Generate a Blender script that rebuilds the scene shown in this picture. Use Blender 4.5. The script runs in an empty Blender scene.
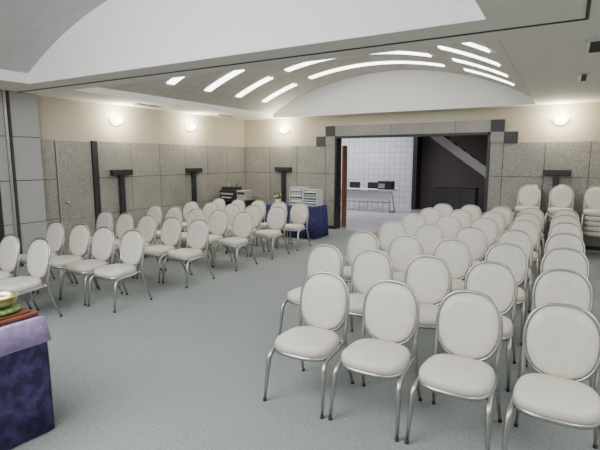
import bpy, bmesh, math, random
from mathutils import Vector, Matrix, Euler
random.seed(7)
sc = bpy.context.scene
COL = sc.collection

# ---------------------------------------------------------------- materials
def mat(name, base, rough=0.6, metal=0.0, noise=None, bump=None, emis=None, spec=0.5):
    m = bpy.data.materials.new(name); m.use_nodes = True
    nt = m.node_tree; b = nt.nodes['Principled BSDF']
    b.inputs['Base Color'].default_value = (*base, 1)
    b.inputs['Roughness'].default_value = rough
    b.inputs['Metallic'].default_value = metal
    b.inputs['Specular IOR Level'].default_value = spec
    tc = nt.nodes.new('ShaderNodeTexCoord')
    if noise:
        scale, c2, lo, hi = noise
        n = nt.nodes.new('ShaderNodeTexNoise'); n.inputs['Scale'].default_value = scale
        n.inputs['Detail'].default_value = 4
        nt.links.new(tc.outputs['Object'], n.inputs['Vector'])
        r = nt.nodes.new('ShaderNodeValToRGB')
        r.color_ramp.elements[0].position = lo; r.color_ramp.elements[0].color = (*base, 1)
        r.color_ramp.elements[1].position = hi; r.color_ramp.elements[1].color = (*c2, 1)
        nt.links.new(n.outputs['Fac'], r.inputs['Fac'])
        nt.links.new(r.outputs['Color'], b.inputs['Base Color'])
    if bump:
        n2 = nt.nodes.new('ShaderNodeTexNoise'); n2.inputs['Scale'].default_value = bump[0]
        nt.links.new(tc.outputs['Object'], n2.inputs['Vector'])
        bp = nt.nodes.new('ShaderNodeBump'); bp.inputs['Strength'].default_value = bump[1]
        bp.inputs['Distance'].default_value = 0.01
        nt.links.new(n2.outputs['Fac'], bp.inputs['Height'])
        nt.links.new(bp.outputs['Normal'], b.inputs['Normal'])
    if emis:
        b.inputs['Emission Color'].default_value = (*emis[0], 1)
        b.inputs['Emission Strength'].default_value = emis[1]
    return m
def multiply(m, node_out_fn):
    nt=m.node_tree; pb=nt.nodes['Principled BSDF']; src=pb.inputs['Base Color'].links[0].from_socket
    out=node_out_fn(nt)
    mx=nt.nodes.new('ShaderNodeMix'); mx.data_type='RGBA'; mx.blend_type='MULTIPLY'; mx.inputs['Factor'].default_value=1
    nt.links.new(src,mx.inputs['A']); nt.links.new(out,mx.inputs['B']); nt.links.new(mx.outputs['Result'],pb.inputs['Base Color'])

M_carpet = mat('carpet', (0.225,0.252,0.25), 0.95, noise=(60,(0.305,0.337,0.335),0.35,0.65), bump=(220,0.4), spec=0.1)
def seams(nt):
    tc=nt.nodes.new('ShaderNodeTexCoord'); bk=nt.nodes.new('ShaderNodeTexBrick'); bk.offset=0
    bk.inputs['Scale'].default_value=1; bk.inputs['Brick Width'].default_value=.5; bk.inputs['Row Height'].default_value=.5
    bk.inputs['Mortar Size'].default_value=.004; bk.inputs['Color1'].default_value=(1,1,1,1); bk.inputs['Color2'].default_value=(.97,.97,.97,1); bk.inputs['Mortar'].default_value=(.94,.94,.94,1)
    nt.links.new(tc.outputs['Object'],bk.inputs['Vector']); return bk.outputs['Color']
multiply(M_carpet, seams)

M_granite = mat('granite', (0.205,0.205,0.192), 0.38, noise=(48,(0.37,0.365,0.345),0.35,0.66))
M_granite_l = mat('granite_light', (0.34,0.34,0.36), 0.4, noise=(70,(0.44,0.44,0.455),0.35,0.65))
def cloudy(nt):
    tc=nt.nodes.new('ShaderNodeTexCoord'); n=nt.nodes.new('ShaderNodeTexNoise'); n.inputs['Scale'].default_value=1.3; n.inputs['Detail'].default_value=3
    r=nt.nodes.new('ShaderNodeValToRGB'); r.color_ramp.elements[0].position=.35; r.color_ramp.elements[0].color=(.84,.86,.86,1)
    r.color_ramp.elements[1].position=.65; r.color_ramp.elements[1].color=(1.08,1.06,1.03,1)
    nt.links.new(tc.outputs['Object'],n.inputs['Vector']); nt.links.new(n.outputs['Fac'],r.inputs['Fac']); return r.outputs['Color']
multiply(M_granite, cloudy)
M_joint = mat('joint', (0.05,0.05,0.05), 0.8)
M_darkst = mat('dark_granite', (0.012,0.014,0.02), 0.4, noise=(90,(0.035,0.038,0.05),0.4,0.7))
M_cream = mat('cream_plaster', (0.47,0.435,0.355), 0.9, noise=(120,(0.51,0.475,0.39),0.4,0.6), bump=(150,0.1))
M_ceil = mat('ceiling_paint', (0.73,0.715,0.68), 0.9, noise=(30,(0.76,0.745,0.71),0.4,0.6))
M_white = mat('white_plaster', (0.90,0.91,0.92), 0.85, noise=(20,(0.92,0.93,0.94),0.4,0.6))
M_vault = mat('vault_panel', (0.50,0.49,0.45), 0.8, noise=(8,(0.56,0.55,0.51),0.4,0.6))
M_vaultn = mat('vault_near', (0.52,0.52,0.52), 0.8, noise=(8,(0.56,0.56,0.56),0.4,0.6))
M_pad = mat('ivory_vinyl', (0.61,0.59,0.53), 0.42, noise=(15,(0.65,0.63,0.57),0.4,0.6), bump=(90,0.15))
M_chrome = mat('satin_steel', (0.50,0.50,0.49), 0.38, 1.0, noise=(20,(0.44,0.44,0.44),0.4,0.6))
M_rubber = mat('rubber', (0.05,0.05,0.05), 0.8)
M_black = mat('black_plastic', (0.02,0.02,0.022), 0.45)
M_wood = mat('brown_wood', (0.16,0.065,0.025), 0.45, noise=(12,(0.24,0.10,0.04),0.35,0.65))
M_redwood = mat('red_lacquer', (0.14,0.045,0.025), 0.3, noise=(10,(0.20,0.07,0.035),0.35,0.65))
M_brass = mat('brass', (0.50,0.52,0.24), 0.3, 0.9)
M_green = mat('green_brocade', (0.08,0.20,0.07), 0.7, noise=(40,(0.28,0.33,0.12),0.45,0.6))
M_blue = mat('navy_cloth', (0.03,0.035,0.13), 0.8, noise=(12,(0.05,0.055,0.20),0.4,0.6))
M_gal = mat('violet_brocade', (0.012,0.010,0.06), 0.6, noise=(14,(0.085,0.05,0.20),0.42,0.72))
M_lav = mat('lavender_cloth', (0.30,0.22,0.44), 0.7, noise=(30,(0.38,0.30,0.54),0.4,0.6))
M_lob = mat('lobby_floor', (0.52,0.46,0.50), 0.18, noise=(3,(0.58,0.52,0.55),0.4,0.6))
M_dark = mat('dark_wall', (0.12,0.105,0.10), 0.7)
M_grey = mat('grey_metal', (0.40,0.41,0.43), 0.45, 0.3)
M_lgrey = mat('light_grey_plastic', (0.62,0.64,0.66), 0.4)
M_paper = mat('paper', (0.80,0.80,0.77), 0.8)
M_strip = mat('fluorescent', (1,1,1), 0.5, emis=((1,0.99,0.97),8))
M_sconce = mat('sconce_glass', (0.9,0.86,0.75), 0.5, emis=((1,0.92,0.74),9.0))
M_leaf = mat('leaf', (0.05,0.16,0.04), 0.6)
M_petal = mat('petal', (0.8,0.7,0.3), 0.6)
M_box = mat('teal_box', (0.25,0.45,0.42), 0.6)
M_tile = mat('white_tile', (0.62,0.64,0.74), 0.3)
nt = M_tile.node_tree
bt = nt.nodes.new('ShaderNodeTexBrick'); tc = nt.nodes.new('ShaderNodeTexCoord')
mp = nt.nodes.new('ShaderNodeMapping'); mp.inputs['Rotation'].default_value=(math.radians(90),0,0)
nt.links.new(tc.outputs['Object'], mp.inputs['Vector']); nt.links.new(mp.outputs['Vector'], bt.inputs['Vector'])
bt.offset=0; bt.inputs['Scale'].default_value=1
bt.inputs['Brick Width'].default_value=0.2; bt.inputs['Row Height'].default_value=0.2
bt.inputs['Mortar Size'].default_value=0.01
bt.inputs['Color1'].default_value=(0.66,0.67,0.75,1); bt.inputs['Color2'].default_value=(0.72,0.73,0.80,1)
bt.inputs['Mortar'].default_value=(0.46,0.46,0.54,1)
nt.links.new(bt.outputs['Color'], nt.nodes['Principled BSDF'].inputs['Base Color'])

# ---------------------------------------------------------------- mesh helpers
class MB:
    def __init__(s): s.v=[]; s.f=[]; s.mi=[]; s.sm=[]; s.mats=[]
    def m(s, mt):
        if mt not in s.mats: s.mats.append(mt)
        return s.mats.index(mt)
    def add(s, vs, fs, mt, smooth=False, M=None):
        o=len(s.v); k=s.m(mt)
        for p in vs:
            p=Vector(p)
            if M is not None: p=M@p
            s.v.append(tuple(p))
        for f in fs:
            s.f.append([i+o for i in f]); s.mi.append(k); s.sm.append(smooth)
    def box(s, a, b, mt, M=None, bev=0.0):
        x0,x1=sorted((a[0],b[0])); y0,y1=sorted((a[1],b[1])); z0,z1=sorted((a[2],b[2]))
        if bev<=0:
            vs=[(x0,y0,z0),(x1,y0,z0),(x1,y1,z0),(x0,y1,z0),(x0,y0,z1),(x1,y0,z1),(x1,y1,z1),(x0,y1,z1)]
            fs=[(0,3,2,1),(4,5,6,7),(0,1,5,4),(1,2,6,5),(2,3,7,6),(3,0,4,7)]
            s.add(vs,fs,mt,False,M)
        else:
            bm=bmesh.new(); bmesh.ops.create_cube(bm,size=1)
            for v in bm.verts:
                v.co=Vector(((x0+x1)/2+v.co.x*(x1-x0),(y0+y1)/2+v.co.y*(y1-y0),(z0+z1)/2+v.co.z*(z1-z0)))
            bmesh.ops.bevel(bm,geom=bm.edges[:],offset=bev,segments=2,affect='EDGES',profile=0.5)
            bm.verts.index_update()
            s.add([tuple(v.co) for v in bm.verts],[[v.index for v in f.verts] for f in bm.faces],mt,False,M)
            bm.free()
    def tube(s, pts, r, mt, n=8, closed=False, M=None):
        pts=[Vector(p) for p in pts]; N=len(pts)
        rs=r if isinstance(r,(list,tuple)) else [r]*N
        tang=[]
        for i in range(N):
            if closed: t=pts[(i+1)%N]-pts[i-1]
            else: t=pts[min(i+1,N-1)]-pts[max(i-1,0)]
            tang.append(t.normalized())
        ref=Vector((0,0,1)) if abs(tang[0].z)<0.9 else Vector((1,0,0))
        nrm=tang[0].cross(ref).normalized(); vs=[]
        for i in range(N):
            nrm=(nrm-tang[i]*nrm.dot(tang[i])).normalized()
            bn=tang[i].cross(nrm)
            for k in range(n):
                a=2*math.pi*k/n
                vs.append(pts[i]+(nrm*math.cos(a)+bn*math.sin(a))*rs[i])
        fs=[]
        L=N if closed else N-1
        for i in range(L):
            j=(i+1)%N
            for k in range(n):
                k2=(k+1)%n
                fs.append((i*n+k,i*n+k2,j*n+k2,j*n+k))
        if not closed:
            fs.append(tuple(reversed(range(n)))); fs.append(tuple((N-1)*n+k for k in range(n)))
        s.add(vs,fs,mt,True,M)
    def lathe(s, prof, mt, c=(0,0,0), n=28, M=None, a0=0, a1=2*math.pi):
        full=abs(a1-a0-2*math.pi)<1e-6; K=n if full else n+1
        vs=[]; fs=[]
        for (r,z) in prof:
            for k in range(K):
                a=a0+(a1-a0)*k/n
                vs.append((c[0]+r*math.cos(a),c[1]+r*math.sin(a),c[2]+z))
        for i in range(len(prof)-1):
            for k in range(n):
                k2=(k+1)%K
                fs.append((i*K+k,i*K+k2,(i+1)*K+k2,(i+1)*K+k))
        s.add(vs,fs,mt,True,M)
    def rings(s, rings, mt, M=None, cap=True):
        n=len(rings[0]); vs=[p for r in rings for p in r]; fs=[]
        for i in range(len(rings)-1):
            for k in range(n):
                k2=(k+1)%n
                fs.append((i*n+k,i*n+k2,(i+1)*n+k2,(i+1)*n+k))
        if cap:
            fs.append(tuple(reversed(range(n)))); fs.append(tuple((len(rings)-1)*n+k for k in range(n)))
        s.add(vs,fs,mt,True,M)
    def mesh(s,name):
        me=bpy.data.meshes.new(name); me.from_pydata(s.v,[],s.f)
        for mt in s.mats: me.materials.append(mt)
        me.polygons.foreach_set('material_index',s.mi)
        me.polygons.foreach_set('use_smooth',s.sm); me.update()
        bm=bmesh.new(); bm.from_mesh(me); bmesh.ops.recalc_face_normals(bm,faces=bm.faces[:]); bm.to_mesh(me); bm.free()
        return me
    def obj(s,name,loc=(0,0,0),rz=0,parent=None):
        o=bpy.data.objects.new(name,s.mesh(name)); COL.objects.link(o)
        o.location=loc; o.rotation_euler=(0,0,rz)
        if parent: o.parent=parent
        return o

# ---------------------------------------------------------------- room dimensions
XL,XR=-7.85,4.2; YB,YF=10.5,-3.0; ZC=2.82
VX0,VX1=-6.75,-0.62; VC=(VX0+VX1)/2; HW=(VX1-VX0)/2
VAULTS=[(-2.6,3.95,ZC+.14,.84,M_vaultn),(4.62,10.28,ZC+.10,.80,M_vault)]
def vz(x,k=1):
    z0,rise=VAULTS[k][2],VAULTS[k][3]
    R=(HW*HW+rise*rise)/(2*rise)
    return z0+rise-(R-math.sqrt(max(R*R-(x-VC)**2,0)))
OX0,OX1,OZ=-5.04,-1.44,2.32

b=MB(); b.box((XL-.2,YF-.2,-.2),(XR+.2,YB+.02,0),M_carpet); b.obj('floor')
b=MB(); b.box((-11,YB+.02,-.2),(2.5,17.2,0),M_lob); b.obj('floor_lobby')

# back wall
b=MB()
b.box((XL-.2,YB,0),(OX0,YB+.25,4.2),M_cream)
b.box((OX1,YB,0),(XR+.2,YB+.25,4.2),M_cream)
b.box((OX0,YB,OZ),(OX1,YB+.25,4.2),M_cream)
wb=b.obj('wall_back')
def panels(b, axis, u0,u1, fixed, out, mt, pw=0.74, ph=0.70, rows=3, z0=0.0):
    n=max(1,round((u1-u0)/pw)); w=(u1-u0)/n; g=0.006
    for i in range(n):
        for r in range(rows):
            a=u0+i*w+g; c=u0+(i+1)*w-g; za=z0+r*ph+g; zb=z0+(r+1)*ph-g
            if axis=='x': b.box((a,fixed,za),(c,fixed+out,zb),mt)
            else: b.box((fixed,a,za),(fixed+out,c,zb),mt)
b=MB()
b.box((XL,YB-.012,0),(OX0-.02,YB-.002,2.095),M_joint); b.box((OX1+.02,YB-.012,0),(XR,YB-.002,2.095),M_joint)
panels(b,'x',XL+.03,OX0-.26,YB-.03,.02,M_granite); panels(b,'x',OX1+.26,XR,YB-.03,.02,M_granite)
panels(b,'x',OX0-.26,OX0,YB-.03,.02,M_granite,pw=.26); panels(b,'x',OX1,OX1+.26,YB-.03,.02,M_granite,pw=.26)
b.obj('wall_back_cladding',parent=wb)
b=MB()
for k in range(5):
    w=(OX1-OX0)/5; b.box((OX0+k*w+.004,YB-.04,OZ),(OX0+(k+1)*w-.004,YB-.002,OZ+.25),M_granite)
for (sx,x) in ((-1,OX0),(1,OX1)):
    b.box((x,YB-.05,OZ),(x+sx*.26,YB-.002,OZ+.25),M_darkst)
    b.box((x+sx*.26,YB-.05,OZ-.24),(x+sx*.52,YB-.002,OZ),M_darkst)
    b.box((x,YB-.045,2.1),(x+sx*.26,YB-.002,OZ),M_granite)
    b.box((x,YB-.05,0),(x+sx*-.05,YB+.25,OZ),M_darkst)
b.box((OX0,YB-.05,OZ-.05),(OX1,YB+.25,OZ),M_darkst)
b.obj('trim_1',parent=wb)

# left wall
b=MB(); b.box((XL-.2,YF,0),(XL,YB,4.2),M_cream); wl=b.obj('wall_left')
b=MB(); b.box((XL,YF,0),(XL+.012,4.93,2.095),M_joint); b.box((XL,5.66,0),(XL+.012,YB,2.095),M_joint)
panels(b,'y',5.78,YB-.03,XL+.012,.02,M_granite); panels(b,'y',YF,3.9,XL+.012,.02,M_granite)
panels(b,'y',4.62,4.93,XL+.012,.02,M_granite)
b.box((XL+.01,5.66,0),(XL+.05,5.78,2.1),M_darkst)
b.obj('wall_left_cladding',parent=wl)
b=MB()
b.box((XL+.002,4.95,0),(XL+.03,5.64,2.08),M_granite)
b.box((XL+.03,4.95,0),(XL+.036,4.97,2.08),M_chrome); b.box((XL+.03,5.62,0),(XL+.036,5.64,2.08),M_chrome)
b.tube([(XL+.03,5.08,.98),(XL+.07,5.08,.98)],.012,M_chrome)
b.lathe([(0,0),(.028,.004),(.034,.018),(.026,.034),(0,.04)],M_chrome,M=Matrix.Translation((XL+.07,5.08,.98))@Matrix.Rotation(math.pi/2,4,'Y'))
b.obj('door_1')
# pier + partition guide
b=MB()
b.box((XL,3.92,0),(XL+.13,4.62,ZC),M_joint)
panels(b,'y',3.92,4.62,XL+.13,.02,M_granite_l,pw=.7,rows=4,ph=ZC/4)
b.box((XL+.14,4.12,0),(XL+.17,4.16,ZC),M_joint)
b.box((XL+.14,4.06,0),(XL+.18,4.10,ZC),M_chrome)
b.obj('wall_left_pier',parent=wl)
b=MB(); b.box((XR,YF,0),(XR+.2,YB,4.2),M_cream); b.obj('wall_right')
b=MB(); b.box((XL-.2,YF-.2,0),(XR+.2,YF,4.2),M_cream); b.obj('wall_front')

b=MB(); b.box((XL+.04,YB-.05,0),(OX0-.01,YB-.03,.08),M_darkst); b.box((OX1+.01,YB-.05,0),(XR,YB-.03,.08),M_darkst); b.obj('baseboard_back')
b=MB(); b.box((XL+.032,5.8,0),(XL+.05,YB-.05,.08),M_darkst); b.obj('baseboard_left')

# ---------------------------------------------------------------- ceiling
b=MB()
T=.05
def flat(x0,x1,y0,y1,mt=M_ceil): b.box((x0,y0,ZC),(x1,y1,ZC+T),mt)
flat(XL,VX0,YF,YB); flat(VX1,XR,YF,YB)
flat(VX0,VX1,3.95,4.62); flat(VX0,VX1,10.28,YB); flat(VX0,VX1,YF,-2.6)
NS=40
E=.004
for vi,(ya,yb,z0,rise,mt) in enumerate(VAULTS):
    xs=[VX0+(VX1-VX0)*i/NS for i in range(NS+1)]
    vs=[(x,ya,vz(x,vi)) for x in xs]+[(x,yb,vz(x,vi)) for x in xs]
    b.add(vs,[(i,i+1,NS+1+i+1,NS+1+i) for i in range(NS)],mt,True)
    for y in (ya+E,yb-E):
        vs=[(x,y,ZC) for x in xs]+[(x,y,vz(x,vi)) for x in xs]
        b.add(vs,[(i,i+1,NS+1+i+1,NS+1+i) for i in range(NS)],M_white)
    for x in (VX0+E,VX1-E):
        b.add([(x,ya,ZC),(x,yb,ZC),(x,yb,z0+.01),(x,ya,z0+.01)],[(0,1,2,3)],M_white)
b.box((VX0-1.0,4.30,ZC-.008),(.06,4.325,ZC+.01),M_joint)
b.box((.035,-1,ZC-.008),(.06,4.325,ZC+.01),M_joint)
ce=b.obj('ceiling')

b=MB()
def strip(y,x0,x1,w=.17):
    n=14; vs=[]
    for i in range(n+1):
        x=x0+(x1-x0)*i/n; z=vz(x)
        vs+=[(x,y-w/2,z-.02),(x,y+w/2,z-.02),(x,y-w/2,z+.01),(x,y+w/2,z+.01)]
    fs=[]
    for i in range(n):
        a=4*i;c=a+4
        fs+=[(a,a+1,c+1,c),(a,a+2,c+2,c),(a+1,a+3,c+3,c+1),(a+2,a+3,c+3,c+2)]
    b.add(vs,fs,M_strip)
for y in (5.3,6.3,7.3,8.3,9.3):
    for (a,c) in ((-6.35,-5.5),(-5.1,-2.2),(-1.8,-.95)): strip(y,a,c)
b.obj('ceiling_strip_lights')
def vent(name,x,y,w,d):
    b=MB(); b.box((x-w/2,y-d/2,ZC-.02),(x+w/2,y+d/2,ZC),M_lgrey)
    k=int(d/.05)
    for i in range(k): b.box((x-w/2+.03,y-d/2+.02+i*.05,ZC-.026),(x+w/2-.03,y-d/2+.045+i*.05,ZC-.02),M_joint)
    b.obj(name)
vent('ceiling_vent',.32,5.3,.5,.5); vent('ceiling_vent',.10,7.2,.12,.6)
vent('ceiling_vent',-7.3,6.6,.12,.6); vent('ceiling_vent',-7.3,9.0,.12,.6)

# ---------------------------------------------------------------- sconces & wall posts
def sconce(x,y,rz):
    b=MB(); pr=[]
    for i in range(9):
        t=i/8*math.pi/2; pr.append((.14*math.sin(t),-.12*math.cos(t)))
    b.lathe(pr,M_sconce,n=20,a0=math.pi,a1=2*math.pi)
    b.box((-.06,-.02,-.1),(.06,0,.0),M_white)
    o=b.obj('wall_sconce',(x,y,2.54),rz)
    l=bpy.data.lights.new('sconce_bulb','POINT'); l.energy=48; l.color=(1,.89,.68); l.shadow_soft_size=.05
    lo=bpy.data.objects.new('sconce_bulb',l); COL.objects.link(lo); lo.parent=o; lo.location=(0,-.20,.01)
def tpost(x,y,rz):
    b=MB()
    b.box((-.055,-.07,0),(.055,0,1.47),M_darkst,bev=.006)
    b.box((-.24,-.11,1.44),(.24,0,1.55),M_darkst,bev=.008)
    b.box((-.09,-.09,0),(.09,0,.1),M_darkst,bev=.006)
    b.obj('wall_pilaster',(x,y,0),rz)
for (x,y,rz) in ((XL,6.27,math.pi/2),(XL,8.36,math.pi/2),(-6.53,YB,0),(-.18,YB,0)):
    sconce(x,y,rz)
    if rz==0: tpost(x,YB-.032,0)
    else: tpost(XL+.034,y,rz)

# ---------------------------------------------------------------- chair
def superell(a,bb,n=32,p=2.5):
    out=[]
    for k in range(n):
        t=2*math.pi*k/n; c,s=math.cos(t),math.sin(t)
        out.append((a*math.copysign(abs(c)**(2/p),c), bb*math.copysign(abs(s)**(2/p),s)))
    return out
def back_y(z): return .19+(z-.45)*.2
BH=.222; CZ=.652
def tap(z): return 1-.07*(-z/BH) if z<0 else 1
def chair_into(b, M=None):
    base=superell(.225,.215,32,3.0)
    def ring(sc_,z):
        r=[]
        for (x,y) in base:
            tp=1-.10*((y+.215)/.43)
            r.append((x*sc_*tp,y*sc_-.03,z))
        return r
    b.rings([ring(.93,.385),ring(1,.40),ring(1.012,.425),ring(.99,.445),ring(.93,.458),ring(.8,.464),ring(.4,.468),ring(.1,.469)],M_pad,M)
    b.rings([ring(.94,.365),ring(1.0,.37),ring(1.0,.392),ring(.94,.393)],M_chrome,M)
    ov=superell(.193,BH-.013,40,2.5)
    def bring(s_,off):
        r=[]
        for (x,z) in ov:
            zz=CZ+z*s_; xx=x*s_*tap(z)
            r.append((xx,back_y(zz)+off-.25*xx*xx,zz))
        return r
    b.rings([bring(.3,-.034),bring(.75,-.031),bring(.92,-.024),bring(.985,-.012),bring(1,0),bring(.985,.012),bring(.9,.02),bring(.3,.022)],M_pad,M)
    fr=superell(.204,BH,40,2.5)
    b.tube([(x*tap(z),back_y(CZ+z)-.25*x*x+.002,CZ+z) for (x,z) in fr],.010,M_chrome,8,True,M)
    for sx in (-1,1):
        P=[(.204,.67),(.202,.60),(.198,.52),(.196,.44)]
        pts=[(sx*x,back_y(z)+.004,z) for x,z in P]+[(sx*.200,.195,.34),(sx*.210,.235,.18),(sx*.222,.295,.012)]
        b.tube(pts,[.011,.013,.014,.015,.0145,.013,.010],M_chrome,8,False,M)
        pts=[(sx*.200,.19,.38),(sx*.212,.0,.375),(sx*.215,-.14,.37),(sx*.217,-.195,.355),(sx*.222,-.22,.32),(sx*.228,-.24,.18),(sx*.234,-.262,.012)]
        b.tube(pts,[.011,.012,.014,.018,.019,.015,.010],M_chrome,8,False,M)
        b.lathe([(0,0),(.013,0),(.014,.02),(.011,.024)],M_rubber,(sx*.222,.296,0),10,M)
        b.lathe([(0,0),(.013,0),(.014,.02),(.011,.024)],M_rubber,(sx*.234,-.263,0),10,M)
    b.tube([(-.215,-.15,.365),(.215,-.15,.365)],.009,M_chrome,8,False,M)
    b.tube([(-.2,.18,.38),(.2,.18,.38)],.009,M_chrome,8,False,M)
b=MB(); chair_into(b); CH=b.mesh('banquet_chair')
def chair(x,yb,rz=0):
    o=bpy.data.objects.new('banquet_chair',CH); COL.objects.link(o)
    o.location=(x+random.uniform(-.012,.012),yb-.28+random.uniform(-.015,.015),0)
    o.rotation_euler=(0,0,rz+random.uniform(-.03,.03))
for r,y in enumerate((3.16,4.18,5.22,6.3,7.4,8.4,9.35)):
    for c in range(5):
        if r==0 and c==0: continue
        chair(-2.1+.535*c,y)
LX=(-4.65,-5.18,-5.71,-6.24,-6.77)
for x in (-5.03,-5.6,-6.15): chair(x,2.95)
for r,y in enumerate((3.9,5.1,6.2,7.2,8.1)):
    for c,x in enumerate(LX):
        if r==0 and c==4: continue
        chair(x,y)
for x in (-.62,-.06,.52):
    b=MB()
    for k in range(5):
        chair_into(b,Matrix.Translation((0,-.02*k,.095*k)))
    b.obj('chair_stack',(x,10.02,0))

# ---------------------------------------------------------------- draped tables
def per(hx,hy,n=60):
    pts=[]
    for i in range(n): pts.append((-hx+2*hx*i/n,-hy))
    for i in range(n): pts.append((hx,-hy+2*hy*i/n))
    for i in range(n): pts.append((hx-2*hx*i/n,hy))
    for i in range(n): pts.append((-hx,hy-2*hy*i/n))
    return pts
def mkdrape(cx,cy,hx,hy,fr=.9):
    def drape(z,amp,off,ph=0):
        r=[]
        for i,(x,y) in enumerate(per(hx,hy)):
            w=off+amp*(math.sin(i*fr+ph)+.5*math.sin(i*.37+1))
            sx=(1 if x>0 else -1) if abs(abs(x)-hx)<1e-4 else 0
            sy=(1 if y>0 else -1) if abs(abs(y)-hy)<1e-4 else 0
            r.append((cx+x+sx*w,cy+y+sy*w,z))
        return r
    return drape
tz=.77
drape=mkdrape(-3.42,.51,.62,1.10,.7)
b=MB()
b.rings([drape(.01,.008,.0),drape(.25,.008,.0),drape(.5,.006,.002),drape(.7,.002,.003),drape(tz-.01,0,.002),drape(tz-.004,0,-.004)],M_gal)
b.rings([drape(tz-.16,.005,.020),drape(tz-.08,.002,.014),drape(tz-.006,0,.008),drape(tz+.003,0,-.002),drape(tz+.005,0,-.3)],M_lav)
b.obj('altar_table')
b=MB()
b.box((-3.42,1.08,.777),(-2.83,1.60,.80),M_redwood,bev=.006)
b.box((-3.39,1.11,.80),(-2.86,1.57,.812),M_redwood,bev=.004)
b.obj('wooden_tray')
b=MB()
b.lathe([(0,0),(.095,0),(.117,.010),(.117,.022),(.095,.03),(0,.03)],M_green)
b.obj('bowl_cushion',(-2.985,1.445,.813))
b=MB()
b.lathe([(0,.0),(.055,.002),(.085,.018),(.10,.04),(.102,.065),(.110,.068),(.110,.073),(.095,.073),(.093,.045),(.075,.02),(0,.01)],M_brass)
b.obj('brass_singing_bowl',(-2.985,1.445,.844))

drape=mkdrape(-5.38,9.1,.66,.3)
b=MB()
b.rings([drape(.02,.012,.02),drape(.4,.007,.012),drape(.70,.001,.002),drape(.72,0,0),drape(.722,0,-.02)],M_blue)
b.obj('cloth_covered_table')
def rack(x,y,z,w,h,n):
    b=MB()
    for sx in (-1,1):
        b.box((sx*w/2-.008,-.14,0),(sx*w/2+.008,.14,h),M_lgrey)
    for i in range(n+1):
        zz=i*(h-.01)/n; b.box((-w/2,-.14,zz),(w/2,.14,zz+.01),M_lgrey)
        if i<n: b.box((-w/2+.03,-.13,zz+.01),(w/2-.04,.12,zz+.02+.03*random.random()),M_paper if i%2 else M_box)
    b.box((-w/2,.13,0),(w/2,.14,h),M_grey)
    b.obj('paper_tray_rack',(x,y,z))
rack(-5.28,9.1,.725,.34,.40,6); rack(-4.92,9.1,.725,.34,.36,6)
b=MB(); b.lathe([(0,0),(.05,0),(.07,.1),(.065,.1),(0,.09)],M_lgrey)
for k in range(14):
    a=random.random()*6.28; r=random.uniform(.02,.1); h=random.uniform(.16,.26)
    p=(r*math.cos(a),r*math.sin(a),h)
    b.tube([(0,0,.09),(p[0]*.5,p[1]*.5,h*.6),p],.004,M_leaf,5)
    b.lathe([(0,-.02),(.025,0),(.02,.015),(0,.02)],M_petal if k%2 else M_leaf,p,8)
b.obj('potted_flowers',(-5.85,9.1,.725))
b=MB()
b.box((-.45,-.3,.70),(.45,.3,.74),M_black,bev=.005)
for sx in (-1,1):
    for sy in (-1,1): b.box((sx*.42-.02,sy*.27-.02,0),(sx*.42+.02,sy*.27+.02,.70),M_black)
b.box((-.42,.25,.25),(.42,.27,.70),M_black)
b.box((-.43,-.28,.1),(-.41,.28,.7),M_black); b.box((.41,-.28,.1),(.43,.28,.7),M_black)
b.obj('black_desk',(-7.3,9.35,0))
b=MB()
b.box((-.24,-.2,0),(.24,.2,.24),M_black,bev=.015); b.box((-.2,-.17,.24),(.2,.17,.32),M_black,bev=.01)
b.box((-.14,-.24,.05),(.14,-.2,.07),M_lgrey); b.box((-.2,-.204,.13),(.2,-.2,.17),M_grey)
b.tube([(.1,.05,.3),(.12,.08,.42)],.01,M_black); b.tube([(-.1,0,.3),(-.1,0,.4)],.02,M_grey)
b.obj('printer',(-7.42,9.35,.742))
b=MB()
b.box((-.14,-.14,0),(.14,.14,.24),M_grey,bev=.01); b.box((-.11,-.145,.14),(.11,-.14,.2),M_black)
b.obj('metal_cash_box',(-7.02,9.35,.742))

# ---------------------------------------------------------------- lobby
b=MB(); b.box((-11,16.2,0),(-4.7,16.4,3.0),M_tile); b.obj('wall_lobby_tile')
b=MB(); b.box((-4.7,16.6,0),(2.5,16.8,3.0),M_dark); b.box((-4.7,16.0,0),(-4.55,16.6,3.0),M_darkst)
b.obj('wall_lobby_dark')
b=MB(); b.box((-11.2,10.75,0),(-11,16.4,3.0),M_cream); b.obj('wall_lobby_left')
b=MB(); b.box((2.5,10.75,0),(2.7,16.8,3.0),M_dark); b.obj('wall_lobby_right')
b=MB(); b.box((-11.2,10.75,3.0),(2.7,16.8,3.1),M_dark); b.obj('ceiling_lobby')
b=MB(); b.box((-4.98,10.76,.01),(-4.93,10.98,2.1),M_wood,bev=.004)
b.tube([(-4.92,10.93,.9),(-4.88,10.93,.9),(-4.88,10.93,1.15),(-4.92,10.93,1.15)],.01,M_chrome)
b.obj('door_2')
b=MB()
n=14; x0,x1=-3.9,-.3
z1,z0=2.85,.0
for i in range(n):
    xa=x0+(x1-x0)*i/n; xb=x0+(x1-x0)*(i+1)/n; z=z1-(z1-z0)*(i+1)/n
    b.box((xa,14.2,z),(xb+.03,15.4,z+.04),M_grey)
    b.box((xa,14.2,z),(xa+.03,15.4,z+(z1-z0)/n),M_darkst)
b.add([(x0,14.15,z1-.25),(x1,14.15,z0-.0),(x1,14.15,z0+.3),(x0,14.15,z1+.05),(x0,14.2,z1-.25),(x1,14.2,z0),(x1,14.2,z0+.3),(x0,14.2,z1+.05)],
      [(0,1,2,3),(4,5,6,7),(3,2,6,7),(0,1,5,4),(1,2,6,5),(0,3,7,4)],M_grey)
b.tube([(x0,14.17,z1+.05),(x0,14.17,z1+.12)],.015,M_chrome)
b.obj('staircase')
b=MB(); b.box((-.6,-.2,0),(.6,.2,.95),M_black,bev=.01)
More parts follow.
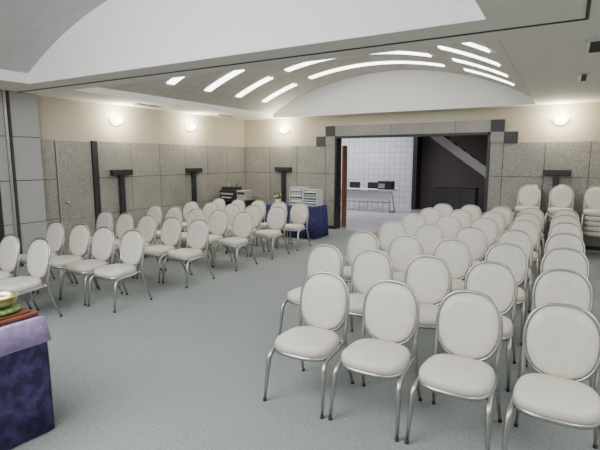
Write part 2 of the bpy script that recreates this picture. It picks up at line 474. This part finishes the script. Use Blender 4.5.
for i in range(3): b.box((-.57+i*.385,-.215,.06),(-.20+i*.385,-.2,.9),M_darkst,bev=.004)
b.obj('low_cabinet',(-2.75,13.7,0))
b=MB()
b.box((-1.2,-.3,.72),(1.2,.3,.75),M_lgrey,bev=.006)
for sx in (-1,1):
    for sy in (-1,1): b.tube([(sx*1.0,sy*.1,.72),(sx*1.08,sy*.26,.02)],.018,M_chrome)
    b.tube([(sx*1.08,-.28,.02),(sx*1.08,.28,.02)],.018,M_chrome)
b.box((-1.1,-.25,.42),(1.1,-.23,.70),M_lgrey); b.tube([(-1.03,0,.3),(1.03,0,.3)],.014,M_chrome)
b.obj('folding_table',(-6.1,14.9,0))
for (x,rz) in ((-6.6,0),(-5.9,0)):
    b=MB()
    b.box((-.22,-.22,.42),(.22,.2,.47),M_black,bev=.02); b.box((-.21,.18,.6),(.21,.22,.96),M_black,bev=.02)
    for sx in (-1,1):
        b.tube([(sx*.2,.2,.85),(sx*.2,.2,.45),(sx*.2,.24,.01)],.012,M_chrome); b.tube([(sx*.2,-.18,.43),(sx*.2,-.22,.01)],.012,M_chrome)
    b.obj('office_chair',(x,15.6,0),math.pi+rz)
b=MB(); b.box((-.25,-.15,0),(.25,.15,.28),M_black,bev=.01); b.box((-.22,-.155,.05),(.0,-.15,.2),M_grey); b.obj('document_box',(-5.25,14.9,.752))

# ---------------------------------------------------------------- lights
def area(name,loc,sx,sy,e,col=(1,1,1),rot=(0,0,0)):
    l=bpy.data.lights.new(name,'AREA'); l.shape='RECTANGLE'; l.size=sx; l.size_y=sy; l.energy=e; l.color=col
    o=bpy.data.objects.new(name,l); COL.objects.link(o); o.location=loc; o.rotation_euler=rot
area('fill_light_near',(VC+.8,0.6,3.35),2.6,2.0,190,(1,.99,.965),(math.radians(38),0,0))  # added fill, no real fixture; tilted to brighten near tympanum and chair fronts
area('soffit_light_right',(2.2,5,2.79),1.5,6,115,(1,.985,.95))
area('fill_light_rear',(VC,-1.4,3.3),2.6,2.0,160,(1,.99,.965),(math.radians(55),0,0))  # second added fill behind the camera, tilted forward; not a real vault lamp
area('soffit_light_front',(1.2,0.5,2.79),1.0,2.0,70,(1,.99,.965))
area('lobby_light',(-7,14.5,2.95),4,2,160,(.95,.96,1))
area('lobby_light_right',(-2.5,12.2,2.95),3,1,18,(1,.93,.85))
w=bpy.data.worlds.new('World'); sc.world=w; w.use_nodes=True
w.node_tree.nodes['Background'].inputs[0].default_value=(.8,.85,.9,1); w.node_tree.nodes['Background'].inputs[1].default_value=.3

# ---------------------------------------------------------------- camera
cam=bpy.data.cameras.new('Camera'); co=bpy.data.objects.new('Camera',cam); COL.objects.link(co)
cam.sensor_width=36; cam.lens=27.6; cam.clip_start=.05
co.location=(0,0,1.75); co.rotation_euler=(math.radians(90-8.1),0,math.radians(30))
sc.camera=co
